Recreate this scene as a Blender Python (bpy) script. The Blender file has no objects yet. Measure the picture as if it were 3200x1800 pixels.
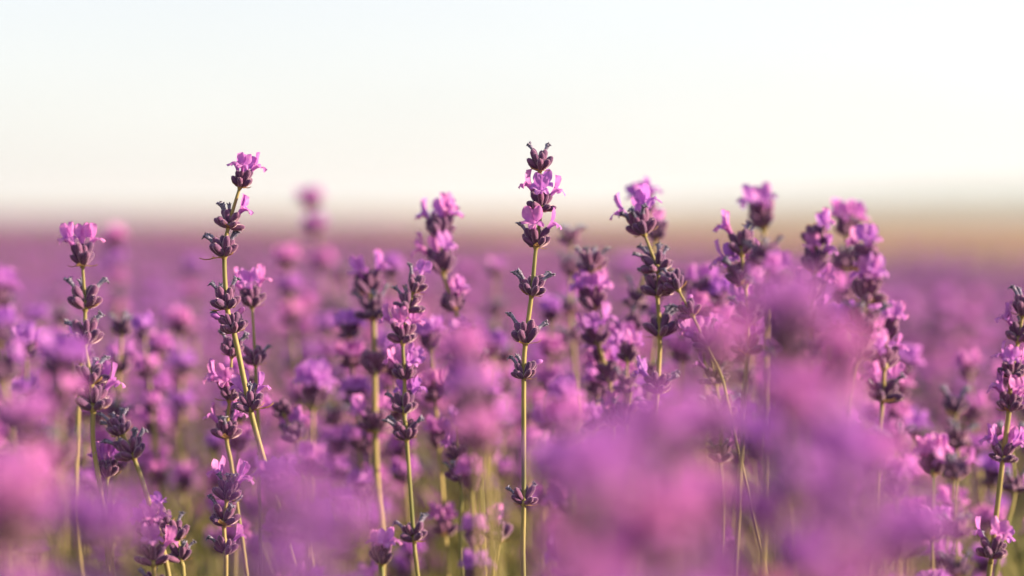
import bpy, math, random
import numpy as np
from mathutils import Vector, Matrix

sc = bpy.context.scene
col = sc.collection
R = math.radians

# ------------------------------------------------------------------ camera
CAM_H = 0.62
PITCH = R(1.73)
LENS, SENSOR = 85.0, 36.0
FPX = LENS / SENSOR * 3200.0            # focal length in photograph pixels
FOCUS = 1.38
cam_data = bpy.data.cameras.new("camera")
cam_data.lens = LENS
cam_data.sensor_width = SENSOR
cam_data.clip_start = 0.02
cam_data.clip_end = 8000.0
cam_data.dof.use_dof = True
cam_data.dof.focus_distance = FOCUS
cam_data.dof.aperture_fstop = 2.8
cam_data.dof.aperture_blades = 0
cam = bpy.data.objects.new("camera", cam_data)
cam.location = (0, 0, CAM_H)
cam.rotation_euler = (R(90) - PITCH, 0, 0)
col.objects.link(cam)
sc.camera = cam

# ------------------------------------------------------------------ light
SUN_EL, SUN_AZ = R(18.0), R(94.0)       # azimuth measured from +Y towards +X
VEIL = 2.16                              # brightness of the veil in the units of the sky texture
world = bpy.data.worlds.new("World")
sc.world = world
world.use_nodes = True
wn, wl = world.node_tree.nodes, world.node_tree.links
wn.clear()
sky = wn.new("ShaderNodeTexSky")
sky.sky_type = 'NISHITA'
sky.sun_disc = False
sky.sun_elevation = SUN_EL
sky.sun_rotation = SUN_AZ
sky.altitude = 100
sky.air_density = 1.0
sky.dust_density = 1.0
sky.ozone_density = 1.0
bg = wn.new("ShaderNodeBackground")
bg.inputs["Strength"].default_value = 0.13
wo = wn.new("ShaderNodeOutputWorld")
# a thin bright veil of high cloud over the blue: cream at the horizon, cooler above
wtc = wn.new("ShaderNodeTexCoord")
wsx = wn.new("ShaderNodeSeparateXYZ")
wl.new(wtc.outputs["Generated"], wsx.inputs[0])
wrp = wn.new("ShaderNodeValToRGB")
wrp.color_ramp.elements[0].position = 0.0
wrp.color_ramp.elements[0].color = (0.975, 0.97, 0.99, 1)
wrp.color_ramp.elements[1].position = 0.11
wrp.color_ramp.elements[1].color = (0.925, 0.932, 1.0, 1)
_e = wrp.color_ramp.elements.new(0.05)
_e.color = (0.955, 0.955, 0.99, 1)
wl.new(wsx.outputs["Z"], wrp.inputs[0])
wnz = wn.new("ShaderNodeTexNoise")
wnz.inputs["Scale"].default_value = 2.2
wnz.inputs["Detail"].default_value = 3
wmp = wn.new("ShaderNodeMapping")
wmp.inputs["Scale"].default_value = (1, 1, 5)
wl.new(wtc.outputs["Generated"], wmp.inputs[0])
wl.new(wmp.outputs[0], wnz.inputs["Vector"])
wmr = wn.new("ShaderNodeMapRange")
wmr.inputs["To Min"].default_value = VEIL * 0.84
wmr.inputs["To Max"].default_value = VEIL * 1.16
wl.new(wnz.outputs["Fac"], wmr.inputs["Value"])
wvs = wn.new("ShaderNodeVectorMath")
wvs.operation = 'SCALE'
wl.new(wrp.outputs[0], wvs.inputs[0])
wdt = wn.new("ShaderNodeVectorMath")        # the veil glows a little towards the sun
wdt.operation = 'DOT_PRODUCT'
wl.new(wtc.outputs["Generated"], wdt.inputs[0])
wdt.inputs[1].default_value = (math.sin(SUN_AZ) * math.cos(SUN_EL), math.cos(SUN_AZ) * math.cos(SUN_EL), math.sin(SUN_EL))
wml = wn.new("ShaderNodeMath")
wml.operation = 'MULTIPLY_ADD'
wl.new(wdt.outputs["Value"], wml.inputs[0])
wml.inputs[1].default_value = 0.3
wml.inputs[2].default_value = 1.0
wm2 = wn.new("ShaderNodeMath")
wm2.operation = 'MULTIPLY'
wl.new(wml.outputs[0], wm2.inputs[0])
wl.new(wmr.outputs[0], wm2.inputs[1])
wl.new(wm2.outputs[0], wvs.inputs["Scale"])
wmx = wn.new("ShaderNodeMix")
wmx.data_type = 'RGBA'
wmx.inputs["Factor"].default_value = 0.86
wl.new(sky.outputs[0], wmx.inputs["A"])
wl.new(wvs.outputs[0], wmx.inputs["B"])
wl.new(wmx.outputs["Result"], bg.inputs[0])
wl.new(bg.outputs[0], wo.inputs[0])

sun_data = bpy.data.lights.new("sun", 'SUN')
sun_data.energy = 5.0
sun_data.angle = R(0.5)
sun_data.color = (1.0, 0.75, 0.50)
sun = bpy.data.objects.new("sun", sun_data)
sd = Vector((math.sin(SUN_AZ) * math.cos(SUN_EL), math.cos(SUN_AZ) * math.cos(SUN_EL), math.sin(SUN_EL)))
sun.rotation_euler = sd.to_track_quat('Z', 'Y').to_euler()
sun.location = sd * 20
col.objects.link(sun)

sc.view_settings.view_transform = 'Standard'
sc.view_settings.look = 'None'
sc.view_settings.gamma = 1.0
sc.view_settings.exposure = 1.7
sc.view_settings.use_curve_mapping = False
sc.render.engine = 'CYCLES'
sc.cycles.use_denoising = True
sc.cycles.use_adaptive_sampling = False
sc.cycles.max_bounces = 8
sc.cycles.diffuse_bounces = 4
sc.cycles.transmission_bounces = 4
sc.cycles.caustics_reflective = False
sc.cycles.caustics_refractive = False

# ------------------------------------------------------------------ helpers
cp, sp = math.cos(PITCH), math.sin(PITCH)

def at(px, py, d):
    """The point at distance d along the lens axis that the photograph shows at (px, py)."""
    x = (px - 1600.0) / FPX * d
    v = -(py - 900.0) / FPX * d
    return Vector((x, d * cp + v * sp, CAM_H - d * sp + v * cp))


class MB:
    """Collects verts, faces and material slots for one mesh."""
    def __init__(self):
        self.v, self.f, self.m, self.n = [], [], [], 0

    def add(self, verts, faces, mat=0):
        verts = np.asarray(verts, dtype=float)
        self.v.append(verts)
        k = self.n
        self.f.extend([tuple(i + k for i in f) for f in faces])
        self.m.extend([mat] * len(faces) if isinstance(mat, int) else mat)
        self.n += len(verts)

    def append(self, other, M, mats=None):
        V = np.concatenate(other.v) if len(other.v) != 1 else other.v[0]
        A = np.array(M)
        W = V @ A[:3, :3].T + A[:3, 3]
        self.add(W, other.f, [mats.get(x, x) for x in other.m] if mats else list(other.m))

    def mesh(self, name, mats, smooth=True):
        me = bpy.data.meshes.new(name)
        V = np.concatenate(self.v)
        me.from_pydata(V.tolist(), [], self.f)
        for m in mats:
            me.materials.append(m)
        me.polygons.foreach_set("material_index", self.m)
        me.polygons.foreach_set("use_smooth", [smooth] * len(self.f))
        me.update()
        return me


def link(name, me, parent=None, M=None):
    o = bpy.data.objects.new(name, me)
    col.objects.link(o)
    if parent is not None:
        o.parent = parent
    if M is not None:
        o.matrix_local = M
    return o


def tag(o, label, cat, group=None):
    o["label"] = label
    o["category"] = cat
    if group:
        o["group"] = group


def lathe(prof, n, ribs=0, rib=0.0, bend=0.0, phase=0.0):
    """prof: (r, z) rows from base to tip; closed at both ends when r is tiny."""
    V, F = [], []
    for (r, z) in prof:
        for k in range(n):
            a = 2 * math.pi * k / n + phase
            rr = r * (1 + rib * math.cos(ribs * a)) if ribs else r
            V.append((rr * math.cos(a) + bend * z * z, rr * math.sin(a), z))
    for i in range(len(prof) - 1):
        for k in range(n):
            k2 = (k + 1) % n
            F.append((i * n + k, i * n + k2, (i + 1) * n + k2, (i + 1) * n + k))
    return V, F


def catmull(P, per=6):
    P = [Vector(p) for p in P]
    Q = [P[0] * 2 - P[1]] + P + [P[-1] * 2 - P[-2]]
    out = []
    for i in range(1, len(Q) - 2):
        a, b, c, d = Q[i - 1], Q[i], Q[i + 1], Q[i + 2]
        for k in range(per):
            t = k / per
            out.append(0.5 * ((2 * b) + (c - a) * t + (2 * a - 5 * b + 4 * c - d) * t * t + (3 * b - a - 3 * c + d) * t ** 3))
    out.append(P[-1].copy())
    return out


def tube(mb, pts, rad, n=8, mat=0, square=0.0):
    V, F = [], []
    L = len(pts)
    for i, p in enumerate(pts):
        t = (pts[min(i + 1, L - 1)] - pts[max(i - 1, 0)]).normalized()
        x = Vector((1, 0, 0)) - t * t.x
        x.normalize()
        y = t.cross(x)
        r = rad(i / (L - 1)) if callable(rad) else rad
        for k in range(n):
            a = 2 * math.pi * k / n + 0.5
            rr = r * (1 + square * math.cos(4 * a))
            V.append(p + x * (rr * math.cos(a)) + y * (rr * math.sin(a)))
    for i in range(L - 1):
        for k in range(n):
            k2 = (k + 1) % n
            F.append((i * n + k, i * n + k2, (i + 1) * n + k2, (i + 1) * n + k))
    F.append(tuple(range(n - 1, -1, -1)))
    F.append(tuple((L - 1) * n + k for k in range(n)))
    mb.add([tuple(v) for v in V], F, mat)


# ------------------------------------------------------------------ materials
def new_mat(name):
    m = bpy.data.materials.new(name)
    m.use_nodes = True
    nt = m.node_tree
    nt.nodes.clear()
    out = nt.nodes.new("ShaderNodeOutputMaterial")
    return m, nt, nt.nodes, nt.links, out


def ramp(nodes, stops):
    r = nodes.new("ShaderNodeValToRGB")
    e = r.color_ramp.elements
    while len(e) < len(stops):
        e.new(0.5)
    for k, (p, c) in enumerate(stops):
        e[k].position = p
        e[k].color = (*c, 1)
    return r


def plant_mat(name, c0, c1, scale, rough=0.6, translucent=0.0, tcol=None, sheen=0.0, sheen_col=(1, 1, 1), bump=0.0, bump_scale=2000.0,
              rnd=None, stretch=(1, 1, 1), spec=0.3):
    """c0..c1 mixed by object-space noise; rnd=(c2, amount): mixes towards c2 by the object's random number."""
    m, nt, N, L, out = new_mat(name)
    tc = N.new("ShaderNodeTexCoord")
    mp = N.new("ShaderNodeMapping")
    mp.inputs["Scale"].default_value = stretch
    L.new(tc.outputs["Object"], mp.inputs["Vector"])
    nz = N.new("ShaderNodeTexNoise")
    nz.inputs["Scale"].default_value = scale
    nz.inputs["Detail"].default_value = 4
    L.new(mp.outputs[0], nz.inputs["Vector"])
    rp = ramp(N, [(0.35, c0), (0.65, c1)])
    L.new(nz.outputs["Fac"], rp.inputs[0])
    colr = rp.outputs[0]
    if rnd:
        oi = N.new("ShaderNodeObjectInfo")
        ml = N.new("ShaderNodeMath")
        ml.operation = 'MULTIPLY'
        ml.inputs[1].default_value = rnd[1]
        L.new(oi.outputs["Random"], ml.inputs[0])
        mx = N.new("ShaderNodeMix")
        mx.data_type = 'RGBA'
        L.new(ml.outputs[0], mx.inputs["Factor"])
        L.new(colr, mx.inputs["A"])
        mx.inputs["B"].default_value = (*rnd[0], 1)
        colr = mx.outputs["Result"]
    pb = N.new("ShaderNodeBsdfPrincipled")
    pb.inputs["Roughness"].default_value = rough
    pb.inputs["Specular IOR Level"].default_value = spec
    pb.inputs["Sheen Weight"].default_value = sheen
    pb.inputs["Sheen Roughness"].default_value = 0.4
    pb.inputs["Sheen Tint"].default_value = (*sheen_col, 1)
    L.new(colr, pb.inputs["Base Color"])
    if bump:
        b = N.new("ShaderNodeBump")
        b.inputs["Strength"].default_value = bump
        b.inputs["Distance"].default_value = 0.0004
        n2 = N.new("ShaderNodeTexNoise")
        n2.inputs["Scale"].default_value = bump_scale
        n2.inputs["Detail"].default_value = 3
        L.new(mp.outputs[0], n2.inputs["Vector"])
        L.new(n2.outputs["Fac"], b.inputs["Height"])
        L.new(b.outputs[0], pb.inputs["Normal"])
    if translucent > 0:
        tr = N.new("ShaderNodeBsdfTranslucent")
        if tcol:
            tr.inputs["Color"].default_value = (*tcol, 1)
        else:
            L.new(colr, tr.inputs["Color"])
        ms = N.new("ShaderNodeMixShader")
        ms.inputs[0].default_value = translucent
        L.new(pb.outputs[0], ms.inputs[1])
        L.new(tr.outputs[0], ms.inputs[2])
        L.new(ms.outputs[0], out.inputs[0])
    else:
        L.new(pb.outputs[0], out.inputs[0])
    return m


M_STEM = plant_mat("stem_green", (0.085, 0.11, 0.032), (0.26, 0.215, 0.075), 160, rough=0.6, sheen=0.25, sheen_col=(1, .95, .7), bump=0.5,
                   bump_scale=900, stretch=(1, 1, 0.12), rnd=((0.30, 0.22, 0.09), 0.5))
M_CALYX = plant_mat("calyx_purple", (0.066, 0.023, 0.080), (0.195, 0.076, 0.172), 420, rough=0.75, sheen=0.6, sheen_col=(1.0, 0.75, 0.88), bump=0.8,
                    bump_scale=2600, stretch=(1, 1, 0.35), rnd=((0.045, 0.026, 0.09), 0.6), spec=0.2)
M_PETAL = plant_mat("petal_violet", (0.48, 0.14, 0.50), (0.72, 0.29, 0.61), 260, rough=0.55, translucent=0.5, sheen=0.15, bump=0.35, bump_scale=900,
                    rnd=((0.30, 0.125, 0.62), 0.62))
M_WITHER = plant_mat("withered_slate", (0.045, 0.045, 0.10), (0.24, 0.22, 0.32), 900, rough=0.8, sheen=0.3, bump=0.8, bump_scale=1800)
M_BRACT = plant_mat("bract_tan", (0.28, 0.15, 0.07), (0.50, 0.34, 0.15), 500, rough=0.7, translucent=0.4, bump=0.4, stretch=(1, 1, 0.2))
M_LEAF = plant_mat("leaf_grey_green", (0.13, 0.15, 0.05), (0.32, 0.28, 0.09), 40, rough=0.6, translucent=0.3)
M_DOWN = plant_mat("calyx_down", (0.55, 0.38, 0.52), (0.7, 0.55, 0.66), 400, rough=0.8, translucent=0.5)
MATS = [M_STEM, M_CALYX, M_PETAL, M_WITHER, M_BRACT, M_DOWN]
STEM, CALYX, PETAL, WITHER, BRACT, DOWN = range(6)

mm = 0.001

# ------------------------------------------------------------------ florets
def calyx_mb(seed, n=12, rings=8, closed=True):
    r = random.Random(seed)
    mb = MB()
    L = r.uniform(6.2, 7.4)
    W = r.uniform(1.45, 1.75)
    rows = []
    for i in range(rings + 1):
        t = i / rings
        w = W * (0.50 + 0.50 * math.sin(math.pi * min(1.0, 0.06 + t * 0.78)) ** 0.8)
        if t > 0.84:
            w *= 1 - 0.30 * ((t - 0.84) / 0.16) ** 2
        rows.append((w * mm, t * L * mm))
    rows.append((rows[-1][0] * 0.66, (L + 0.35) * mm))
    rows.append((0.05 * mm, (L + 0.3) * mm))
    V, F = lathe(rows, n, ribs=n // 2 if n >= 10 else 0, rib=0.10, bend=r.uniform(-6, 10))
    V = np.array(V)
    V[:, 1] *= 0.93
    mb.add(V, F, CALYX)
    if n >= 10:                                   # fine down that catches the low sun
        for _ in range(90):
            i = r.randrange(1, rings + 1)
            a = r.uniform(0, 6.28)
            rr, z = rows[i]
            z += r.uniform(-.4, .4) * mm
            nrm = Vector((math.cos(a), math.sin(a), r.uniform(.1, .7)))
            c = Vector((rr * .97 * math.cos(a), rr * .97 * math.sin(a) * .93, z))
            tx = Vector((-math.sin(a), math.cos(a), 0)) * 0.035 * mm
            mb.add([tuple(c - tx), tuple(c + tx), tuple(c + nrm * r.uniform(.35, .65) * mm)], [(0, 1, 2)], DOWN)
    if n >= 10:                                   # teeth round the mouth, one rounded and larger
        bend = 0
        for k in range(5):
            a = 2 * math.pi * k / 5 + r.uniform(-.2, .2)
            rr = rows[-3][0] * 0.9
            c = Vector((rr * math.cos(a), rr * math.sin(a) * .93, L * mm * 0.97))
            h = (0.9 if k else 1.4) * mm
            tx = Vector((-math.sin(a), math.cos(a), 0)) * 0.45 * mm
            ou = Vector((math.cos(a), math.sin(a), 0))
            tip = c + Vector((0, 0, h * .8)) - ou * 0.75 * mm
            Vt = [c - tx, c + tx, tip, c - ou * .4 * mm]
            mb.add([tuple(x) for x in Vt], [(0, 1, 2), (1, 3, 2), (3, 0, 2)], CALYX)
    return mb


def petal_patch(mb, base, path, side, width, nu, nv, r, curl=0.0, wav=0.0, notch=0.0):
    """A lobe: path = list of points (Vector, mm) from the mouth outwards, side = width direction."""
    pts = catmull(path, max(1, nu // (len(path) - 1)))
    nU = len(pts)
    V, F = [], []
    ph = r.uniform(0, 6)
    for i, p in enumerate(pts):
        u = i / (nU - 1)
        w = width * (0.30 + 0.70 * math.sin(math.pi * (0.08 + 0.74 * u)) ** 1.1)
        t = (pts[min(i + 1, nU - 1)] - pts[max(i - 1, 0)]).normalized()
        nrm = t.cross(side).normalized()
        for j in range(nv + 1):
            s = -1 + 2 * j / nv
            ext = t * (-(s * s) * width * 0.38 * u + notch * (abs(s) - 0.5) * u)
            q = p + side * (w * s) + ext + nrm * (curl * s * s * (0.4 + u) + wav * u * math.sin(3.3 * s + ph + 2.5 * u) + wav * 0.4 * math.sin(9 * s + ph * 2) * u)
            V.append(tuple(q * mm))
    for i in range(nU - 1):
        for j in range(nv):
            a = i * (nv + 1) + j
            F.append((a, a + 1, a + nv + 2, a + nv + 1))
    mb.add(V, F, PETAL)


def corolla_mb(seed, fine=True):
    """Open flower on the calyx axis (+Z); +X is the outer (lower lip) side."""
    r = random.Random(seed)
    mb = MB()
    n = 10 if fine else 5
    z0, z1 = (5.0, 9.6) if fine else (5.5, 9.2)
    rows = [(0.85, z0), (0.85, z0 + 1.2), (0.95, z0 + 2.6), (1.25, z1 - 0.8), (1.7, z1)] if fine else [(0.85, z0), (1.5, z1)]
    V, F = lathe([(a * mm, b * mm) for a, b in rows], n)
    V = np.array(V)
    V[:, 0] += 0.035 / mm * 0 + np.maximum(0, V[:, 2] / mm - z0) ** 2 * 0.03 * mm
    mb.add(V, F, PETAL)
    ox = (z1 - z0) ** 2 * 0.03
    nu, nv = (6, 6) if fine else (2, 2)
    for s in (-1, 1):                              # two upper lobes
        sp_ = r.uniform(0.8, 1.15)
        a = Vector((ox - 1.2, s * 0.75, z1 - 0.3))
        b = Vector((ox - 1.9, s * 1.7 * sp_, z1 + 2.4))
        c = Vector((ox - 2.3 - r.uniform(0, 1.4), s * 2.5 * sp_, z1 + r.uniform(4.4, 5.6)))
        side = Vector((0.25 * s, 1, -0.25 * s)).normalized()
        petal_patch(mb, a, [a, b, c], side, r.uniform(2.1, 2.6), nu, nv, r, curl=r.uniform(-.9, .5), wav=.55)
    for az in (-68, 0, 68):                        # three lower lobes
        a_ = R(az + r.uniform(-8, 8))
        d = Vector((math.cos(a_), math.sin(a_), 0))
        a = Vector((ox, 0, z1 - 0.2)) + d * 1.4
        b = Vector((ox, 0, z1 + r.uniform(0.3, 0.8))) + d * 2.9
        c = Vector((ox, 0, z1 + r.uniform(-1.6, 0.6))) + d * r.uniform(4.4, 5.2)
        side = Vector((-d.y, d.x, 0))
        petal_patch(mb, a, [a, b, c], side, r.uniform(1.35, 1.65), nu, nv, r, curl=r.uniform(-.3, .6), wav=.45)
    return mb


def bud_mb(seed, fine=True):
    r = random.Random(seed)
    mb = MB()
    rows = [(0.8, 5.2), (0.95, 7.0), (1.3, 8.4), (1.5, 9.3), (1.2, 10.3), (0.5, 10.9), (0.05, 11.0)]
    V, F = lathe([(a * mm, b * mm) for a, b in rows], 9 if fine else 5)
    V = np.array(V)
    V[:, 0] += np.maximum(0, V[:, 2] / mm - 5) ** 2 * 0.03 * mm
    mb.add(V, F, PETAL)
    return mb


def withered_mb(seed, fine=True):
    """Dried flower: a shrunken tube that ends in crumpled little points."""
    r = random.Random(seed)
    mb = MB()
    n = 8 if fine else 4
    L = r.uniform(3.8, 5.6)
    bend = r.uniform(0.02, 0.09)
    rows = [(0.95, 5.8), (0.75, 6.0 + L * .35), (0.95, 6 + L * .7), (1.25, 6 + L * .9), (0.75, 6 + L)]
    V = []
    for (rr, z) in rows:
        for k in range(n):
            a = 2 * math.pi * k / n
            q = rr * (1 + r.uniform(-.22, .22))
            V.append(((q * math.cos(a) + bend * (z - 6) ** 2) * mm, q * math.sin(a) * mm, z * mm))
    F = []
    for i in range(len(rows) - 1):
        for k in range(n):
            k2 = (k + 1) % n
            F.append((i * n + k, i * n + k2, (i + 1) * n + k2, (i + 1) * n + k))
    F.append(tuple((len(rows) - 1) * n + k for k in range(n)))
    mb.add(V, F, WITHER)
    if fine:
        top = Vector((bend * L * L, 0, 6 + L * .92))
        for k in range(6):
            a = 2 * math.pi * k / 6 + r.uniform(-.4, .4)
            d = Vector((math.cos(a), math.sin(a), r.uniform(-.1, 1.1))).normalized()
            ln = r.uniform(1.2, 2.4)
            e = top + d * ln + Vector((0, 0, r.uniform(-.5, .3)))
            mid = top + d * ln * .55 + Vector((0, 0, .35))
            m2 = MB()
            tube(m2, [(top + d * .3) * mm, mid * mm, e * mm], lambda t: (0.55 - .25 * t) * mm, n=4)
            mb.append(m2, Matrix(), {0: WITHER})
    return mb


def bract_mb(seed):
    r = random.Random(seed)
    mb = MB()
    L, W = r.uniform(4.5, 7.0), r.uniform(1.3, 2.1)
    nu, nv = 6, 4
    V, F = [], []
    for i in range(nu + 1):
        u = i / nu
        w = W * math.sin(math.pi * (0.16 + 0.84 * u) ** 0.8) if u < 1 else 0.06
        w = max(w, 0.12)
        x = 0.9 + L * u
        z = 0.35 * L * u * u - 0.4 + (0.9 * math.sin(6 * u) * .25)
        for j in range(nv + 1):
            s = -1 + 2 * j / nv
            V.append((x * mm, w * s * mm, (z + 0.5 * s * s * W * .5 + .08 * math.cos(9 * s)) * mm))
    for i in range(nu):
        for j in range(nv):
            a = i * (nv + 1) + j
            F.append((a, a + 1, a + nv + 2, a + nv + 1))
    mb.add(V, F, BRACT)
    return mb


def node_mb(seed):
    """The thickened knot of the stem that carries a whorl."""
    r = random.Random(seed)
    mb = MB()
    rows = [(1.0, -1.6), (1.35, -0.6), (1.85, 0.3), (1.8, 1.2), (1.3, 2.4), (0.9, 3.4)]
    V, F = lathe([(a * mm * r.uniform(.93, 1.05), b * mm) for a, b in rows], 12)
    mb.add(V, F, STEM)
    return mb


CALYX_MB = [calyx_mb(i) for i in range(6)]
COROLLA_MB = [corolla_mb(20 + i) for i in range(7)]
BUD_MB = [bud_mb(40 + i) for i in range(2)]
WITHER_MB = [withered_mb(60 + i) for i in range(7)]
BRACT_MB = [bract_mb(80 + i) for i in range(4)]
NODE_MB = [node_mb(90 + i) for i in range(3)]
CALYX_LO = [calyx_mb(100 + i, 6, 4) for i in range(3)]
COROLLA_LO = [corolla_mb(120 + i, False) for i in range(3)]
WITHER_LO = [withered_mb(140 + i, False) for i in range(3)]

CALYX_ME = [m.mesh("calyx", MATS) for m in CALYX_MB]
COROLLA_ME = [m.mesh("corolla", MATS) for m in COROLLA_MB]
BUD_ME = [m.mesh("bud", MATS) for m in BUD_MB]
WITHER_ME = [m.mesh("withered_corolla", MATS) for m in WITHER_MB]
BRACT_ME = [m.mesh("bract", MATS) for m in BRACT_MB]
NODE_ME = [m.mesh("whorl", MATS) for m in NODE_MB]


def floret_matrix(az, tilt, r, h, s=1.0, roll=0.0):
    a, t = R(az), R(tilt)
    z = Vector((math.sin(t) * math.cos(a), math.sin(t) * math.sin(a), math.cos(t)))
    x = Vector((math.cos(t) * math.cos(a), math.cos(t) * math.sin(a), -math.sin(t)))
    y = z.cross(x)
    M = Matrix(((x.x, y.x, z.x, r * mm * math.cos(a)), (x.y, y.y, z.y, r * mm * math.sin(a)), (x.z, y.z, z.z, h * mm), (0, 0, 0, 1)))
    return M @ Matrix.Rotation(R(roll), 4, 'Z') @ Matrix.Scale(s, 4)


def whorl_layout(spec, rng, top=False):
    """Rows of (kind, variant, matrix) for one whorl. spec: 'o<az>,..' open, 'w<az>,..' withered, 'b<az>,..' bud, 'n<plain calyces>', 'r<bracts>'."""
    o, w, b, dry, n, nb = [], [], [], [], 7, 3
    for tok in spec.split():
        k, rest = tok[0], tok[1:]
        if k == 'n':
            n = int(rest)
        elif k == 'r':
            nb = int(rest)
        else:
            lst = []
            for a in rest.split(','):
                lst.append(float(a))
            {'o': o, 'w': w, 'b': b, 'y': dry}[k].extend(lst)
    out, used = [], []
    n = n + 3
    spread = rng.uniform(.84, 1.2)

    def room(az, h):
        return min([abs((az - a + 180) % 360 - 180) + 14 * abs(h - hh) for a, hh in used] or [360])

    for kind, lst in (('o', o), ('w', w), ('b', b)):
        for az in lst:
            tilt = {'o': rng.uniform(22, 40), 'w': rng.uniform(20, 44), 'b': rng.uniform(25, 45)}[kind]
            if top:
                tilt *= 0.75
            h = rng.uniform(1.6, 3.4)
            M = floret_matrix(az, tilt, 1.35, h, rng.uniform(.93, 1.07), rng.uniform(-14, 14))
            out.append(('c', rng.randrange(len(CALYX_MB)), M))
            out.append((kind, rng.randrange(7), M))
            used.append((az, h))
    tries = 0
    made = 0
    while made < n and tries < 400:
        tries += 1
        low = made < n * 0.55
        az = rng.uniform(0, 360)
        if not top and abs((az - 270 + 180) % 360 - 180) < 18 and tries < 200:
            continue
        h = rng.uniform(0.2, 0.9) if low else rng.uniform(1.6, 3.6)
        if room(az, h) < (36 if tries < 120 else 22):
            continue
        tilt = (rng.uniform(46, 68) if low else rng.uniform(18, 40)) * spread
        if top:
            tilt *= 0.8
        M = floret_matrix(az, tilt, 1.35, h, rng.uniform(.86, 1.06), rng.uniform(-20, 20))
        out.append(('c', rng.randrange(len(CALYX_MB)), M))
        used.append((az, h))
        made += 1
    for az in dry:                                 # a long dry bract that hangs out of the whorl
        out.append(('r', 0, floret_matrix(az, rng.uniform(10, 35), 0.8, 0.2, 1.7)))
    for k in range(nb):
        az = (k * 360 / max(nb, 1) + rng.uniform(-40, 40)) % 360
        out.append(('r', rng.randrange(4), floret_matrix(az, rng.uniform(-12, 18), 0.6, 0.0, rng.uniform(.8, 1.15))))
    return out


KIND_ME = {'c': ("calyx", CALYX_ME), 'o': ("corolla", COROLLA_ME), 'w': ("withered_corolla", WITHER_ME), 'b': ("bud", BUD_ME), 'r': ("bract", BRACT_ME)}


def joined_whorl(spec, rng, top, lo=False, skip=""):
    mb = MB()
    for kind, v, M in whorl_layout(spec, rng, top):
        if kind in skip:
            continue
        if lo:
            src = {'c': CALYX_LO, 'o': COROLLA_LO, 'w': WITHER_LO, 'b': COROLLA_LO, 'r': None}[kind]
        else:
            src = {'c': CALYX_MB, 'o': COROLLA_MB, 'w': WITHER_MB, 'b': BUD_MB, 'r': BRACT_MB}[kind]
        if src:
            mb.append(src[v % len(src)], M)
    if not lo:
        mb.append(NODE_MB[0], Matrix())
    return mb


def rnd_spec(rng, kind):
    def azs(n):
        a0 = rng.uniform(0, 360)
        return ",".join(f"{(a0 + 360 * k / n + rng.uniform(-25, 25)) % 360:.0f}" for k in range(n))
    if kind == 'o':
        return f"o{azs(rng.randint(6, 9))} n{rng.randint(3, 5)} r2"
    if kind == 'w':
        return f"w{azs(rng.randint(3, 5))} n{rng.randint(6, 8)} r2"
    return f"o{azs(rng.randint(2, 4))} w{azs(rng.randint(1, 3))} n{rng.randint(5, 7)} r2"


# whorls as one mesh, for stalks too blurred to tell a floret from its neighbour
_rg = random.Random(5)
FULL = {k: [joined_whorl(rnd_spec(_rg, k), _rg, i % 3 == 0).mesh("whorl", MATS) for i in range(5)] for k in 'owm'}
CORE = {k: [joined_whorl(rnd_spec(_rg, k), _rg, i % 3 == 0, skip="o").mesh("whorl", MATS) for i in range(4)] for k in 'owm'}


def frame(p, t):
    z = t.normalized()
    x = Vector((1, 0, 0)) - z * z.x
    x.normalize()
    y = z.cross(x)
    return Matrix(((x.x, y.x, z.x, p.x), (x.y, y.y, z.y, p.y), (x.z, y.z, z.z, p.z), (0, 0, 0, 1)))


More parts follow.
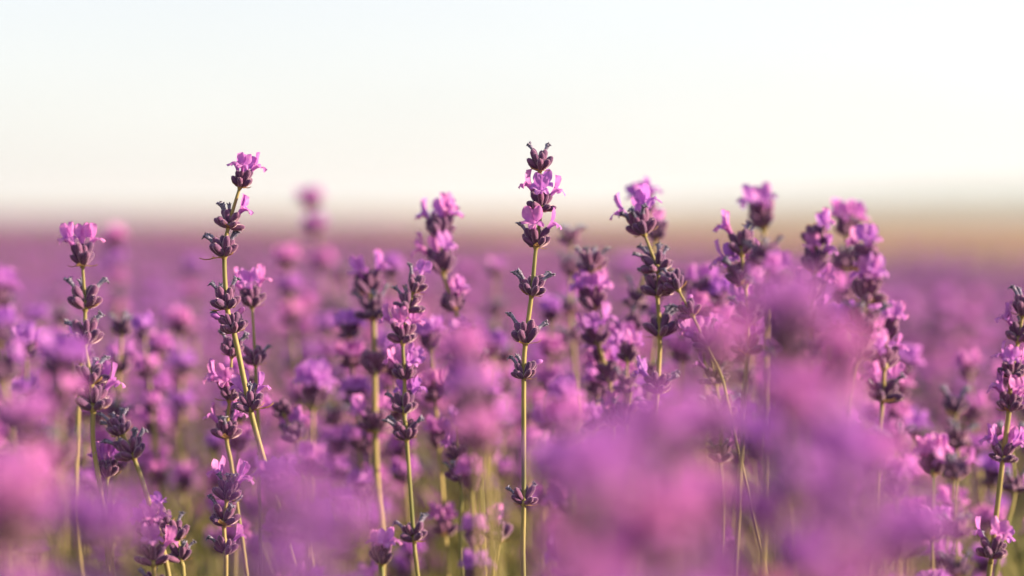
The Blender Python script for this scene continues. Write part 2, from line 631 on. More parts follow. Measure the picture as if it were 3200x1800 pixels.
def stalk(label, d, nodes, tail, level, seed, group=None, scale=1.0, thick=1.0, dd=0.0):
    """One flower stalk. nodes: (px, py, spec) from the top down, tail: pixels of the bare stem below; d: distance along the lens axis."""
    rng = random.Random(seed)
    if level != 'A':                                # blur grows with the difference of the inverse distances
        d = 1 / (1 / FOCUS - (1 / FOCUS - 1 / d) * 1.15)
    ys = [p[1] for p in nodes] + [p[1] for p in tail]
    dep = lambda y: d + dd * (y - ys[0]) / 1000.0
    P = [at(x, y, dep(y)) for x, y, *_ in nodes]
    T = [at(x, y, dep(y)) for x, y in tail]
    path = P + T
    v = (path[-1] - path[-2]).normalized()
    end = path[-1]
    v = (v * 1.6 + Vector((0, 0.02, -.35))).normalized()
    low = []
    if end.z > 0.22:
        low.append(end + v * ((end.z - 0.16) / -v.z) * 0.5 + Vector((rng.uniform(-.01, .01), rng.uniform(-.01, .01), 0)))
    root_p = Vector((end.x + v.x * max(0.05, end.z) * 1.2, end.y + v.y * max(.05, end.z) * .8, 0.03))
    path = path + low + [root_p]
    root = bpy.data.objects.new("lavender_stalk", None)
    col.objects.link(root)
    root.location = root_p
    root.empty_display_size = 0.02
    tag(root, label, "lavender", group or "lavender stalks told apart one by one")
    inv = -root_p
    # stem
    up = path[0] + (path[0] - path[1]).normalized() * 0.0015
    sm = MB()
    cm = catmull([up] + path, 5)
    total = max(0.05, (cm[0] - cm[-1]).length)
    tube(sm, [c + inv for c in cm], lambda t: (0.62 + 0.75 * min(1, t * 2.2)) * mm * thick, n=8, square=0.09)
    if level == 'A':                               # short down along the stem
        for _ in range(520):
            i = rng.randrange(1, max(2, len(cm) * 2 // 3))
            c = cm[i - 1].lerp(cm[i], rng.random()) + inv
            rr = (0.62 + 0.75 * min(1, i / len(cm) * 2.2)) * mm * thick
            a = rng.uniform(0, 6.28)
            n_ = Vector((math.cos(a), math.sin(a), 0))
            t_ = Vector((-n_.y, n_.x, 0)) * 0.03 * mm
            b_ = c + n_ * rr * .95
            sm.add([tuple(b_ - t_), tuple(b_ + t_), tuple(b_ + n_ * rng.uniform(.25, .5) * mm + Vector((0, 0, -.15 * mm)))], [(0, 1, 2)], DOWN)
    link("stem", sm.mesh("stem", MATS), root)
    # whorls
    full = [up] + path
    for i, (x, y, spec) in enumerate(nodes):
        k = i + 1
        t = full[k - 1] - full[k + 1]
        M = Matrix.Translation(inv) @ frame(full[k], t)
        s = 1.2 * scale * rng.uniform(.88, 1.10)
        kind = spec if spec in ('o', 'w', 'm') else None
        if level == 'A':
            W = link("whorl", rng.choice(NODE_ME), root, M @ Matrix.Scale(s, 4))
            sp_ = spec if kind is None else rnd_spec(rng, kind)
            for knd, v_, ml in whorl_layout(sp_, random.Random(seed * 31 + i), i == 0):
                nm, pool = KIND_ME[knd]
                link(nm, pool[v_ % len(pool)], W, ml @ Matrix.Scale(1.13, 4) if knd == 'o' else ml)
        elif level == 'B':
            if kind is None:
                kind = 'o' if 'o' in spec else 'w'
                sp_ = spec
            else:
                sp_ = rnd_spec(rng, kind)
            W = link("whorl", rng.choice(CORE[kind]), root, M @ Matrix.Scale(s, 4) @ Matrix.Rotation(rng.uniform(0, 6.3), 4, 'Z'))
            rot = W.matrix_local.to_3x3()
            for knd, v_, ml in whorl_layout(sp_, rng, i == 0):
                if knd == 'o':
                    link("corolla", COROLLA_ME[v_ % 7], W, ml)
                elif knd == 'r' and 'y' in sp_:
                    link("bract", BRACT_ME[v_ % 4], W, ml)
        else:
            link("whorl", rng.choice(FULL[kind or 'm']), root, M @ Matrix.Scale(s, 4) @ Matrix.Rotation(rng.uniform(0, 6.3), 4, 'Z'))
    return root


# ------------------------------------------------------------------ the setting
def grid_ground():
    mb = MB()
    ys = [-30, -5, 0, 2, 5, 10, 20, 40, 70, 110, 180, 300, 600, 1200, 2500, 5000]
    xs = [-5000, -1500, -500, -150, -50, -20, -6, -2, 0, 2, 6, 20, 50, 150, 500, 1500, 5000]
    V = [(x, y, 0.0) for y in ys for x in xs]
    n = len(xs)
    F = [(j * n + i, j * n + i + 1, (j + 1) * n + i + 1, (j + 1) * n + i) for j in range(len(ys) - 1) for i in range(n - 1)]
    mb.add(V, F, 0)
    return mb

m, nt, N, L, out = new_mat("dry_field_soil")
tc = N.new("ShaderNodeTexCoord")
n1 = N.new("ShaderNodeTexNoise"); n1.inputs["Scale"].default_value = 0.05; n1.inputs["Detail"].default_value = 6
n2 = N.new("ShaderNodeTexNoise"); n2.inputs["Scale"].default_value = 9.0; n2.inputs["Detail"].default_value = 6
L.new(tc.outputs["Object"], n1.inputs["Vector"]); L.new(tc.outputs["Object"], n2.inputs["Vector"])
r1 = ramp(N, [(0.35, (0.20, 0.112, 0.058)), (0.65, (0.27, 0.165, 0.085))])
r2 = ramp(N, [(0.3, (0.6, 0.6, 0.6)), (0.7, (1, 1, 1))])
L.new(n1.outputs["Fac"], r1.inputs[0]); L.new(n2.outputs["Fac"], r2.inputs[0])
mx = N.new("ShaderNodeMix"); mx.data_type = 'RGBA'; mx.blend_type = 'MULTIPLY'; mx.inputs["Factor"].default_value = 1
L.new(r1.outputs[0], mx.inputs["A"]); L.new(r2.outputs[0], mx.inputs["B"])
pb = N.new("ShaderNodeBsdfPrincipled"); pb.inputs["Roughness"].default_value = 0.95
bp = N.new("ShaderNodeBump"); bp.inputs["Distance"].default_value = 0.03; L.new(n2.outputs["Fac"], bp.inputs["Height"])
L.new(bp.outputs[0], pb.inputs["Normal"])
L.new(mx.outputs["Result"], pb.inputs["Base Color"]); L.new(pb.outputs[0], out.inputs[0])
M_SOIL = m
g = link("ground", grid_ground().mesh("ground", [M_SOIL], False))
g["kind"] = "structure"

M_HILL = plant_mat("far_hill_green", (0.11, 0.17, 0.16), (0.17, 0.22, 0.19), 0.01, rough=0.95)

def ridge(x0, x1, y, depth, h, seed, n=60):
    r = random.Random(seed)
    ph = [r.uniform(0, 6) for _ in range(5)]
    V, F = [], []
    rows = 6
    for j in range(rows + 1):
        w = j / rows
        for i in range(n + 1):
            u = i / n
            prof = math.sin(math.pi * u) ** 0.7 * (0.72 + 0.16 * math.sin(5 * u + ph[0]) + 0.09 * math.sin(13 * u + ph[1]) + 0.04 * math.sin(31 * u + ph[2]))
            z = h * prof * math.sin(math.pi * min(1, w * 0.98 + 0.01)) ** 0.8
            V.append((x0 + (x1 - x0) * u, y + depth * w, max(z, 0) - 0.3))
    for j in range(rows):
        for i in range(n):
            a = j * (n + 1) + i
            F.append((a, a + 1, a + n + 2, a + n + 1))
    mb = MB()
    mb.add(V, F, 0)
    return mb

hl = link("hill", ridge(60, 1500, 1500, 700, 36, 3).mesh("hill", [M_HILL]))
hl["kind"] = "structure"
hl2 = link("hill", ridge(-1600, 500, 2200, 700, 9, 8).mesh("hill", [M_HILL]))
hl2["kind"] = "structure"

# evening haze over the plain: one even box of pale air round everything that stands
def haze_box():
    x, y0, y1, z0, z1 = 5200, -200, 5200, -1.5, 30
    V = [(a, b, c) for c in (z0, z1) for b in (y0, y1) for a in (-x, x)]
    mb = MB()
    mb.add(V, [(0, 2, 3, 1), (4, 5, 7, 6), (0, 1, 5, 4), (2, 6, 7, 3), (0, 4, 6, 2), (1, 3, 7, 5)], 0)
    return mb
m, nt, N, L, out = new_mat("haze_air")
pv = N.new("ShaderNodeVolumePrincipled")
pv.inputs["Color"].default_value = (0.86, 0.92, 1.0, 1)
pv.inputs["Density"].default_value = 0.0002
pv.inputs["Anisotropy"].default_value = 0.3
L.new(pv.outputs[0], out.inputs["Volume"])
hz = link("haze", haze_box().mesh("haze", [m], False))
hz["kind"] = "stuff"

# ------------------------------------------------------------------ field mass (past what one could count)
def low_stalk(mb, rng, x, y, H, lean, kinds):
    top = Vector((x + lean[0], y + lean[1], H))
    base = Vector((x * 0.8, y * 0.8, 0.0))
    mid = (top + base) * 0.5 + Vector((lean[0] * .2, lean[1] * .2, 0))
    m2 = MB()
    tube(m2, [top, mid, base], 1.15 * mm, n=4)
    mb.append(m2, Matrix(), {0: STEM})
    z = H
    nw = rng.randint(4, 7)
    for k in range(nw):
        f = (H - z) / H
        p = top.lerp(mid, min(1, f * 2))
        M = frame(p, top - mid) @ Matrix.Scale(rng.uniform(1.0, 1.3), 4) @ Matrix.Rotation(rng.uniform(0, 6.28), 4, 'Z')
        mb.append(LOWW[rng.choice(kinds)][rng.randrange(3)], M)
        z -= rng.uniform(.018, .032) if k < nw - 1 else .06

LOWW = {k: [joined_whorl(rnd_spec(_rg, k), _rg, i == 0, lo=True) for i in range(3)] for k in 'owm'}

def patch(seed, n, rad, h0, h1, kinds='ooomwww'):
    rng = random.Random(seed)
    mb = MB()
    for _ in range(n):
        a, q = rng.uniform(0, 6.28), rad * math.sqrt(rng.random())
        x, y = q * math.cos(a), q * math.sin(a)
        low_stalk(mb, rng, x, y, rng.uniform(h0, h1), (rng.gauss(0, .03), rng.gauss(0, .03)), kinds)
    return mb

def leaf_patch(seed, n, rad):
    rng = random.Random(seed)
    mb = MB()
    V, F = [], []
    for _ in range(n):
        a, q = rng.uniform(0, 6.28), rad * math.sqrt(rng.random())
        p = Vector((q * math.cos(a), q * math.sin(a), rng.uniform(0.05, 0.45) * (1 - .3 * q / rad)))
        a2 = rng.uniform(0, 6.28)
        d = Vector((math.cos(a2) * .6, math.sin(a2) * .6, rng.uniform(.4, 1.2))).normalized() * rng.uniform(.03, .055)
        s = d.cross(Vector((0, 0, 1))).normalized() * 0.0017
        k = len(V)
        V += [tuple(p - s * .4), tuple(p + s * .4), tuple(p + d * .5 + s), tuple(p + d * .5 - s), tuple(p + d + Vector((0, 0, -.004)))]
        F += [(k, k + 1, k + 2, k + 3), (k + 3, k + 2, k + 4)]
    mb.add(V, F, 0)
    return mb

def scatter(name, protos, pts, seed):
    """One stuff object: the prototypes set on points by a geometry-nodes modifier."""
    rng = random.Random(seed)
    c = bpy.data.collections.new(name + "_pieces")
    for k, me in enumerate(protos):
        o = bpy.data.objects.new(f"{name}_piece", me)
        c.objects.link(o)
    me = bpy.data.meshes.new(name)
    me.from_pydata([(x, y, z) for x, y, z, s in pts], [], [])
    a = me.attributes.new("turn", 'FLOAT_VECTOR', 'POINT')
    a.data.foreach_set("vector", [q for _ in pts for q in (rng.uniform(-.06, .06), rng.uniform(-.06, .06), rng.uniform(0, 6.28))])
    b = me.attributes.new("size", 'FLOAT', 'POINT')
    b.data.foreach_set("value", [p[3] for p in pts])
    i_ = me.attributes.new("pick", 'INT', 'POINT')
    i_.data.foreach_set("value", [(rng.randrange(3) if p[1] < 6.5 + 2 * rng.random() else 3 + rng.randrange(2)) if len(protos) == 5 else rng.randrange(len(protos)) for p in pts])
    for mt in protos[0].materials:
        me.materials.append(mt)
    o = link(name, me)
    o["kind"] = "stuff"
    ng = bpy.data.node_groups.new(name, 'GeometryNodeTree')
    ng.interface.new_socket("Geometry", in_out='INPUT', socket_type='NodeSocketGeometry')
    ng.interface.new_socket("Geometry", in_out='OUTPUT', socket_type='NodeSocketGeometry')
    gi, go = ng.nodes.new("NodeGroupInput"), ng.nodes.new("NodeGroupOutput")
    ci = ng.nodes.new("GeometryNodeCollectionInfo")
    ci.inputs["Collection"].default_value = c
    ci.inputs["Separate Children"].default_value = True
    ci.inputs["Reset Children"].default_value = True
    ip = ng.nodes.new("GeometryNodeInstanceOnPoints")
    ip.inputs["Pick Instance"].default_value = True

    def attr(nm, ty):
        n = ng.nodes.new("GeometryNodeInputNamedAttribute")
        n.data_type = ty
        n.inputs["Name"].default_value = nm
        return n.outputs["Attribute"]
    lk = ng.links
    lk.new(gi.outputs[0], ip.inputs["Points"])
    lk.new(ci.outputs[0], ip.inputs["Instance"])
    lk.new(attr("turn", 'FLOAT_VECTOR'), ip.inputs["Rotation"])
    lk.new(attr("size", 'FLOAT'), ip.inputs["Scale"])
    lk.new(attr("pick", 'INT'), ip.inputs["Instance Index"])
    lk.new(ip.outputs[0], go.inputs[0])
    md = o.modifiers.new("scatter", 'NODES')
    md.node_group = ng
    return o

frng = random.Random(77)
def in_field(x, y):
    c = (y + 3.02 * x) / 3.18
    return y < 18.0 - 4.2 * x and (y < 3.2 or (c / 1.35) % 1.0 > 0.26)

big = [patch(200 + i, 60, 0.30, 0.35, 0.49).mesh("lavender_patch", MATS) for i in range(3)] + [patch(220 + i, 60, 0.30, 0.35, 0.49, "owwwwm").mesh("lavender_patch", MATS) for i in range(2)]
pts = []
y = 2.35
while y < 60:
    step = 0.28 + 0.012 * y
    hw = 0.26 * y + 1.2
    x = -hw
    while x < min(hw, 6):
        xx, yy = x + frng.uniform(-.5, .5) * step, y + frng.uniform(-.5, .5) * step
        if in_field(xx, yy):
            pts.append((xx, yy, frng.uniform(-.05, .0), frng.uniform(.86, 1.08)))
        x += step
    y += step
# the same bush running on beside the camera, beyond the frame on both sides
for _ in range(70):
    xx, yy = frng.uniform(0.75, 2.2), frng.uniform(.8, 2.5)
    if xx > 0.30 * yy + 0.32:
        if yy > 1.35:
            pts.append((xx, yy, frng.uniform(-.04, .0), frng.uniform(.8, 1.0)))
        pts.append((-xx - .1, yy, frng.uniform(-.04, .0), frng.uniform(.85, 1.05)))
scatter("lavender_field", big, pts, 3)

leafp = [leaf_patch(300 + i, 520, 0.2).mesh("leaf_patch", [M_LEAF]) for i in range(2)]
lpts = []
for _ in range(900):
    yy = frng.uniform(.75, 9.0) if frng.random() < .5 else frng.uniform(.75, 3.2)
    xx = frng.uniform(-1, 1) * (0.27 * yy + .4)
    if in_field(xx, yy):
        lpts.append((xx, yy, 0.0, frng.uniform(.45, .6) if yy < 1.85 else frng.uniform(.8, 1.05)))
scatter("lavender_leaves", leafp, lpts, 4)

# ------------------------------------------------------------------ stalks told apart, from the photograph
STALKS = [
 # ---- sharp
 ("tall sharp stalk near the middle, bare topmost whorl above two rows of flowers", 1.380, 'A', [
   (1687, 531, "w150,35 n10 r3"), (1690, 658, "o175,265,5,90 n8 r3"), (1675, 771, "o250,350 w185 n8 r3"),
   (1661, 922, "w160,200,40,350 n8 r2"), (1642, 1072, "w165,30 n7 r4"), (1637, 1182, "w170,120 b15 n8 r2"), (1637, 1577, "w165,25 n6 r2")],
   [(1636, 1800)], 1.0, 1.0),
 ("tall sharp stalk on the left leaning right at its foot, open flowers only at tip", 1.380, 'A', [
   (750, 584, "o165,260,20,95 n7 r3"), (713, 711, "w165,195,120 o15,350 n8 r3"), (701, 801, "w150,185,20,40 n8 r3 y190"),
   (710, 963, "w180,110,25 n9 r3"), (731, 1038, "w165,150 b35,60,190 n10 r2"), (783, 1282, "o25,110 w60,300 n9 r3 y350")],
   [(826, 1440), (874, 1597)], 1.0, 1.1),
 ("dark stalk just behind the tall left one, with flowers lower down its straight stem", 1.425, 'A', [
   (724, 1112, "w160,195,20,340 n8 r2"), (717, 1250, "o190,200,260 w150 n6 r2"), (708, 1368, "o170,20 w90,270,60,120 n9 r3")],
   [(722, 1445), (740, 1573), (773, 1800)], 1.0, 0.9),
 ("small flower head peeping out right of the tall left stalk, lilac petals raised", 1.46, 'A', [
   (788, 957, "o160,190,20,270 n7 r2"), (798, 1140, "w40,200 n7 r2")], [(806, 1300), (812, 1500)], 1.0, 0.8),
 ("low sharp lavender head below the tall left stalk, crowned by two flowers", 1.40, 'A', [
   (709, 1560, "o150,30,350 w200,270,300 n8 r2"), (700, 1640, "w180,20,300 n8 r3"), (706, 1730, "o20 w200 n6 r2")], [(706, 1800)], 1.0, 1.0),
 ("slim stalk at the far left with a bright flower tuft on top", 1.335, 'A', [
   (258, 828, "o170,220,95,20 n7 r4"), (266, 963, "w175,110,15 n8 r2"), (266, 1075, "w150,60,20 n10 r2"), (285, 1200, "w40,80 n7 r2"), (291, 1281, "o60,20 w130 n8 r2")],
   [(293, 1400), (333, 1640)], 1.1, 0.95),
 ("dark spent stalk leaning left, two slate blue whorls low on the left", 1.335, 'A', [
   (382, 1357, "w160,190,40,100,340 n8 r2"), (418, 1430, "w170,120,50,20,340 n9 r2")], [(476, 1602), (524, 1780)], 1.0, 1.0),
 ("short stalk with drooping violet petals left of the dark spent one", 1.34, 'A', [
   (336, 1488, "o150,60,100,190 w20 n5 r2")], [(330, 1600), (338, 1760)], .95, .9),
 ("pinkish fuzzy head at the bottom left, petals spread at its top", 1.33, 'A', [
   (470, 1680, "o150,95,15,300 n6 r2"), (480, 1765, "o280,30 n8 r2"), (482, 1850, "w90,200 n7")], [(484, 1900)], .95, 1.0),
 ("dark head behind the pinkish fuzzy one at the bottom left", 1.42, 'A', [
   (520, 1640, "o110,60 w180 n7 r2"), (553, 1690, "w30,160 n8 r2"), (566, 1752, "w20,300 n7 r2")], [(575, 1850)], 1.0, 1.0),
 ("slim stalk left of centre with seven whorls, a single flower upright on top", 1.435, 'A', [
   (1292, 910, "o80 w200 n6 r2"), (1274, 972, "w170,120 n8 r2"), (1259, 1070, "o170,260,40 w120 n8 r2"), (1265, 1185, "o150,180,35,300 n8 r2"),
   (1263, 1288, "o90,60,10 w170 n8 r2"), (1271, 1374, "w165,190,90,20,340 n8 r2"), (1294, 1690, "w165,30,50 n6 r2")], [(1306, 1800)], 1.0, 0.9),
 ("stalk at the right edge cut by the frame, flowered whorls on a bent yellow stem", 1.335, 'A', [
   (3196, 985, "w120,60,170 n8 r2"), (3181, 1066, "o175,190 w90 n7 r2"), (3160, 1178, "o165,80,20,250 n7 r3"), (3153, 1283, "o170,200,280,20,60 n7 r3"),
   (3133, 1440, "o165,195,20,60,340 n9 r3"), (3098, 1742, "o165,280,30 w120,80 n9 r2")], [(3088, 1820)], 0.95, 1.15),
 ("stalk right of centre with dark withered whorls under a wide flowered top", 1.44, 'A', [
   (2013, 730, "o175,15,60 w190,250,300 n7 r2"), (2056, 848, "w160,110,60,190,30 n9 r2"), (2054, 922, "w150,30,185 n8 r2"), (2062, 1048, "w30,20,60 n8 r2"),
   (2054, 1230, "o170,150 w20,340,40 n7 r2")], [(2044, 1330), (2022, 1490)], 1.1, 1.05),
 ("thin side stalk of three small whorls stepping down to the right", 1.43, 'A', [
   (2119, 905, "w120,100 n7 r1"), (2165, 988, "b95,60 w160 n5 r1"), (2212, 1084, "o90,150 b170 w10 n6 r1")], [(2256, 1180), (2290, 1330)], 0.9, 0.7),
 ("stalk in the right cluster with a lilac flower leaning left and a slate withered bloom", 1.3, 'A', [
   (2318, 792, "o160,175 w30,60,10 n6 r2"), (2327, 888, "o165,120,60 w200 n10 r3"), (2338, 1012, "o100,60 w170 n6 r2"), (2336, 1104, "o30,60 w170 n6 r2")], [(2330, 1180), (2320, 1340)], 1.08, 0.9),
 ("stalk in the right cluster with paired yellow stems and pale withered tips", 1.47, 'A', [
   (2225, 1100, "o160,190,110,30 n8 r2"), (2236, 1198, "o30,150 w20,60 n9 r2"), (2254, 1305, "w160,100,60,20 n8 r2"), (2250, 1445, "w160,30,60 o340,10 n8 r2")], [(2254, 1520), (2252, 1760)], 1.08, 0.9),
 ("stalk of the right cluster topped by one upright pale flower", 1.285, 'B', [
   (2549, 768, "o95,60"), (2546, 846, "o150,110,20"), (2540, 935, "o165,20,60"), (2536, 1030, "o100,200,20,150"), (2533, 1120, "m")], [(2532, 1200), (2528, 1400)], 0.98, 0.9),
 ("rightmost stalk of the right cluster, broad flowered top with an orange dry bract", 1.275, 'B', [
   (2706, 832, "o160,130,20,10 w90 y15,340"), (2704, 946, "o170,20,150,350"), (2696, 1036, "w"), (2690, 1118, "o170,20 w90")], [(2674, 1160), (2646, 1345), (2630, 1600)], 1.12, 1.0),
 # ---- half sharp
 ("stout flowered stalk left of centre leaning right, wide pink top", 1.5, 'B', [
   (1378, 740, "o165,110,70,20,250"), (1384, 852, "o170,140,260,20"), (1424, 972, "o150,40,20,60"), (1452, 1088, "m"), (1470, 1180, "w")], [(1490, 1300), (1505, 1560)], 1.2, 1.25),
 ("dark half blurred stalk with a thick straw stem, left of the seven whorled one", 1.52, 'B', [
   (1156, 918, "o160,120,20"), (1167, 995, "w"), (1171, 1168, "o180 w20,60"), (1172, 1352, "o165,110,20")], [(1180, 1535), (1195, 1740)], 1.25, 1.5),
 ("flowered stalk just right of the tallest centre one, dark cup on its top", 1.5, 'B', [
   (1848, 846, "w"), (1855, 966, "o165,120,60,20,270"), (1870, 1075, "o170,100,20"), (1906, 1194, "o160,190,60,20"), (1917, 1333, "w")], [(1920, 1420), (1940, 1700)], 1.15, 1.1),
 ("dusky stalk of five spent whorls close right of the centre stalk", 1.62, 'C', [
   (1783, 760, 'w'), (1783, 862, 'w'), (1783, 984, 'w'), (1790, 1075, 'w')], [(1796, 1150), (1806, 1500)], 1.0, 1.0),
 ("half blurred stalk whose three petals rise behind the wide flowered top", 1.55, 'B', [
   (2024, 668, "o165,180,95,20"), (2050, 748, "o60,20,340"), (1983, 960, "w"), (1979, 1036, "w")], [(1976, 1080), (1968, 1320)], 1.12, 1.3),
 ("blurred brownish head rising highest in the right cluster", 1.24, 'B', [
   (2386, 712, "o160,20 w90"), (2396, 828, "w"), (2396, 950, "m")], [(2392, 1100), (2388, 1400)], 1.05, 1.0),
 ("round pink blurred head behind the right cluster, standing over the horizon", 1.58, 'C', [
   (2648, 735, 'o'), (2642, 842, 'w'), (2640, 960, 'm')], [(2640, 1100), (2640, 1400)], 1.2, 1.0),
 ("blurred pink spire left of the middle, its tip above the horizon", 2.05, 'C', [
   (976, 655, 'o'), (990, 735, 'o'), (1008, 850, 'o'), (1028, 985, 'w'), (1024, 1168, 'w')], [(1018, 1280), (1008, 1400)], 1.1, 1.2),
 ("dark blurred whorl on a pale stem between the tall left and seven whorled stalks", 1.66, 'C', [
   (1045, 1330, 'w'), (1040, 1450, 'w')], [(1036, 1600), (1030, 1800)], 1.1, 1.1),
 ("blurred pink stalk near the right edge, alternating pale and dark whorls", 1.55, 'B', [
   (2985, 1290, "w"), (2992, 1395, "w"), (2985, 1492, "o60,20"), (2966, 1622, "o170,190,20,60"), (2942, 1790, "o165,110,20,300")], [(2938, 1880)], 1.15, 1.1),
 ("dark soft stalk behind the one at the right edge", 1.50, 'B', [(3170, 1535, "w"), (3160, 1400, "w")][::-1], [(3146, 1640), (3110, 1800)], 1.05, 1.2),
 ("soft pink column right of the right cluster, flowers all down its length", 1.62, 'C', [
   (2812, 1180, 'o'), (2800, 1262, 'o'), (2786, 1345, 'o'), (2766, 1430, 'o')], [(2755, 1520), (2740, 1700)], 1.15, 1.0),
 ("low violet stalk between the seven whorled and the centre stalk, dark bud on its right", 1.47, 'B', [
   (1436, 1300, "w"), (1430, 1440, "o160,190,120 w20"), (1440, 1500, "w")], [(1442, 1560), (1440, 1720)], 1.0, .9),
 ("small dark stalk bending right with a violet bud, left of the centre stalk foot", 1.48, 'B', [
   (1560, 1690, "o120,95,20 w60")], [(1548, 1750), (1540, 1830)], 1.0, .9),
 ("thick pale yellow stem under a soft pink head, left of the centre stalk", 1.10, 'C', [
   (1530, 1385, 'o'), (1500, 1290, 'o')][::-1], [(1528, 1480), (1556, 1800)], 1.0, 1.2),
 ("small pink head at the bottom edge left of the seven whorled stalk", 1.33, 'B', [
   (1195, 1760, "o165,110,60,20,280 w90")], [(1196, 1830)], 1.0, 1.0),
 ("slanting violet flowered stalk right of the tall left stalk", 1.50, 'B', [
   (890, 1300, "o120,160"), (925, 1380, "o20,340,280")], [(940, 1460), (965, 1700)], 1.0, .8),
 ("half blurred flowered stalk standing in front of the right cluster's middle", 1.22, 'B', [
   (2440, 905, "o160,130,20,60"), (2440, 985, "o170,20,60,250"), (2444, 1075, "o165,110,20"), (2448, 1165, "m")], [(2452, 1260), (2460, 1500)], .95, .9),
 ("half blurred stalk between the lilac flower and the wide flowered top, pink whorls", 1.56, 'B', [
   (2200, 930, "o160,130,20,60"), (2204, 1010, "o170,20,60,300"), (2206, 1100, "m")], [(2208, 1200), (2210, 1450)], 1.05, .9),
 ("half blurred stalk low right of the right cluster, pale petals facing the sun", 1.30, 'B', [
   (2770, 1060, "o160,130,20,60,280"), (2764, 1150, "o170,20,60,300"), (2758, 1250, "m")], [(2750, 1360), (2740, 1600)], 1.0, .9),
 ("half blurred stalk right of centre with tall petals, below the flowered one", 1.49, 'B', [
   (1960, 1130, "o160,130,20,60,280"), (1958, 1225, "w"), (1960, 1330, "m")], [(1962, 1450), (1968, 1650)], 1.05, .9),
 # ---- blurred close to the lens
 ("large blurred pink head left of centre, close to the lens, upper of two", 1.00, 'C', [
   (1462, 1190, 'o'), (1478, 1300, 'o'), (1494, 1420, 'm')], [(1500, 1500), (1510, 1800)], 1.0, 1.0),
 ("violet blurred head close to the lens, right of the centre stalk", 1.08, 'C', [
   (1762, 1370, 'o'), (1770, 1520, 'w')], [(1776, 1650), (1780, 1800)], 1.0, 1.0),
 ("tall blurred pink column in front of the right cluster", 0.96, 'C', [
   (2478, 1020, 'o'), (2470, 1140, 'o'), (2480, 1300, 'o'), (2490, 1480, 'm')], [(2494, 1640), (2500, 1800)], 1.0, 1.0),
 ("second blurred pink column in front of the right cluster, further right", 0.93, 'C', [
   (2600, 1320, 'o'), (2610, 1470, 'o'), (2616, 1640, 'o')], [(2620, 1750), (2630, 1850)], 1.0, 1.0),
 ("pale lilac blurred column in front of the far left stalk", 1.10, 'C', [
   (195, 1180, 'o'), (188, 1290, 'm'), (190, 1450, 'w')], [(195, 1640), (200, 1850)], 1.0, .9),
 ("bright violet blur at the left edge near the bottom", 0.92, 'C', [
   (20, 1590, 'o'), (28, 1730, 'o')], [(32, 1850), (34, 1950)], 1.0, 1.0),
 ("soft violet head behind the far left stalk", 1.47, 'B', [(250, 1130, "o175,160,20,10"), (246, 1230, "w")], [(244, 1330), (240, 1600)], 1.05, 1.0),
 ("pink blur cut by the left edge at mid height", 1.17, 'C', [
   (-10, 960, 'o'), (0, 1080, 'o'), (12, 1190, 'm'), (30, 1330, 'w')], [(36, 1480), (40, 1800)], 1.0, 1.0),
 ("violet blurred flower head far behind, between the two left stalks", 2.1, 'C', [
   (602, 868, 'o'), (604, 940, 'm'), (604, 1030, 'w')], [(604, 1120), (604, 1400)], 1.0, 1.0),
 ("pink blurred spire far behind, right of the far left stalk", 2.0, 'C', [
   (362, 785, 'o'), (366, 850, 'o'), (372, 910, 'o'), (376, 1000, 'm')], [(378, 1100), (380, 1400)], 1.0, 1.0),
]
for k, (label, d, lev, nodes, tail, s, th) in enumerate(STALKS):
    stalk(label, d, nodes, tail, lev, 1000 + k, scale=s, thick=th)

# ------------------------------------------------------------------ stalks of the same bush that the blur makes alike
def proto_stalk(seed):
    rng = random.Random(seed)
    H = 0.50
    lean = Vector((rng.uniform(-.05, .05), rng.uniform(-.04, .04), 0))
    path = [Vector((0, 0, H)) + lean]
    z = H
    nodes = []
    kinds = 'oooooom' if seed > 600 else 'ooomooow' if seed % 4 else 'wwmwwwm'
    n = rng.randint(4, 6)
    for k in range(n):
        f = (H - z) / H
        nodes.append((Vector((lean.x * (1 - f) ** 1.4, lean.y * (1 - f) ** 1.4, z)), rng.choice(kinds)))
        z -= rng.uniform(.018, .034) if k < n - 2 else rng.uniform(.04, .07)
    path = [p for p, _ in nodes] + [Vector((lean.x * .12, lean.y * .12, H * .3)), Vector((0, 0, 0))]
    root = bpy.data.objects.new("lavender_stalk", None)
    col.objects.link(root)
    sm = MB()
    tube(sm, catmull(path, 4), lambda t: (.7 + .65 * min(1, t * 2)) * mm, n=6)
    link("stem", sm.mesh("stem", MATS), root)
    for i, (p, kd) in enumerate(nodes):
        t = (path[i - 1] - path[i + 1]) if i else (path[0] - path[1])
        link("whorl", rng.choice(FULL[kd]), root, frame(p, t) @ Matrix.Scale(rng.uniform(.98, 1.18), 4) @ Matrix.Rotation(rng.uniform(0, 6.3), 4, 'Z'))
    return root, path[0].copy()

PROTOS = [proto_stalk(500 + i) for i in range(10)] + [proto_stalk(k) for k in (601, 602, 603, 605)]
BLOOM = [10, 11, 12, 13]
SPENT = {r.name: (500 + i) % 4 == 0 for i, (r, _) in enumerate(PROTOS)}
KIDS = {r.name: list(r.children) for r, _ in PROTOS}
first_use = {r.name: True for r, _ in PROTOS}

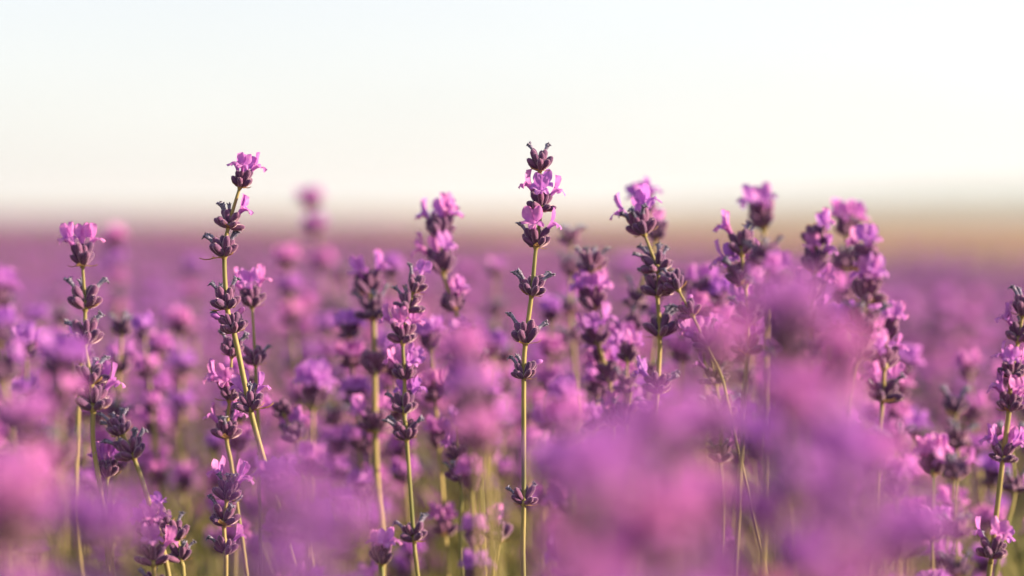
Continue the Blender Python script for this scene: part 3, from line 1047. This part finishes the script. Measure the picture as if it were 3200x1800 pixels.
def place(px, py, d, rng, bloom=False):
    """A stalk whose top shows at (px, py)."""
    r, top = PROTOS[rng.choice(BLOOM) if bloom else rng.randrange(len(PROTOS))]
    if first_use[r.name]:
        first_use[r.name] = False
        c = r
    else:
        c = r.copy()
        col.objects.link(c)
        for ch in KIDS[r.name]:
            h = ch.copy()
            h.parent = c
            col.objects.link(h)
    p = at(px, py, d)
    s = rng.uniform(.9, 1.1)
    a = rng.uniform(0, 6.28)
    off = Matrix.Rotation(a, 3, 'Z') @ (top * s)
    c.location = p - off
    c.rotation_euler = (0, 0, a)
    c.scale = (s, s, s)
    tag(c, *(lambda q: (q[0], 'lavender', q[1]))(describe(px, py, d, SPENT[r.name])))

MARKS = [(262, "the far left stalk"), (400, "the dark spent stalk"), (720, "the tall left stalk"), (976, "the blurred pink spire"), (1160, "the thick straw stem"),
         (1270, "the seven whorled stalk"), (1400, "the stout leaning stalk"), (1650, "the tall centre stalk"), (1880, "the flowered right-of-centre stalk"), (2050, "the wide flowered top"),
         (2320, "the left-leaning lilac flower"), (2545, "the upright pale flower"), (2700, "the orange bract stalk"), (2980, "the right edge pink stalk"), (3150, "the right edge stalk")]

def describe(px, py, d, spent):
    mx, nm = min(MARKS, key=lambda q: abs(q[0] - px))
    side = "left of" if px < mx - 25 else "right of" if px > mx + 25 else "in line with"
    if d > FOCUS:
        where = "tip near horizon" if py < 960 else "at mid height" if py < 1160 else "low among stems"
        return f"{'dark spent' if spent else 'pink'} lavender {'far behind' if d > 2.3 else 'behind'}, {side} {nm}, {where}", "blurred stalks behind the sharp ones"
    where = "rising to mid height" if py < 1400 else "in the lower third" if py < 1600 else "at the bottom edge"
    return f"large {'dusky' if spent else 'pink'} close blur {side} {nm}, {where}", "blurred stalks close to the lens"

prng = random.Random(99)
for k in range(150):                                  # behind the sharp ones
    px = -60 + 3320 * ((k * 0.61803) % 1.0)
    d = 1.82 + 1.8 * prng.random() ** 0.9
    lo = (840 if px < 1300 else 850) if not 2720 < px < 3150 else 1020
    py = lo + 480 * prng.random() ** 1.25
    place(px, py, d, prng)
for k in range(50):                                   # half blurred, just before and behind the sharp ones
    px = -60 + 3320 * ((k * 0.61803 + .3) % 1.0)
    near = prng.random() < .4
    if near and min(abs(px - q) for q in (262, 420, 720, 1270, 1640, 2050, 2160, 3130)) < 115:
        near = False
    d = prng.uniform(1.18, 1.30) if near else prng.uniform(1.55, 1.84)
    lo = 1000 if px < 1700 else 900
    if 2720 < px < 3150:
        lo = 1180
    py = lo + (430 if px < 1700 else 380) * prng.random() + (160 if near else 0)
    place(px, py, d, prng)
FRONT = [(40, 1640, .95), (250, 1700, .92), (880, 1660, .95), (1060, 1740, 1.0), (100, 1380, 1.12), 
         (1830, 1620, 1.0), (1900, 1500, 1.1), (1990, 1620, .95), (2150, 1690, .9), (2260, 1640, .96), 
         (2400, 1420, 1.08), (2560, 1330, 1.1), (2660, 1620, .92), (2720, 1500, 1.02), (2860, 1740, .95),
         (2460, 1060, 1.18), (2600, 1200, 1.14), (2130, 1440, 1.1), (2265, 1165, 1.12), (1760, 1540, 1.06), (2030, 1420, 1.06),
         (1790, 1720, .98), (330, 1740, .95)]
for (px, py, d) in FRONT:
    place(px + prng.uniform(-25, 25), py + prng.uniform(-20, 20), d * prng.uniform(.60, .84), prng, True)
# labels that would still be shared: say which of them, by its place
same = {}
for o in col.objects:
    if o.get("category"):
        same.setdefault(o["label"], []).append(o)
for lab, lst in same.items():
    if len(lst) > 1:
        lst.sort(key=lambda o: o.location.x / o.location.y)
        words_ = {2: ["left", "right"], 3: ["leftmost", "middle", "rightmost"], 4: ["leftmost", "second-from-left", "third-from-left", "rightmost"],
                  5: ["leftmost", "second-from-left", "middle", "fourth-from-left", "rightmost"]}.get(len(lst))
        if words_:
            for o, w_ in zip(lst, words_):
                o["label"] = f"{w_} {lab}"
for (r, t) in PROTOS:
    if first_use[r.name]:
        for ch in KIDS[r.name]:
            bpy.data.objects.remove(ch)
        bpy.data.objects.remove(r)
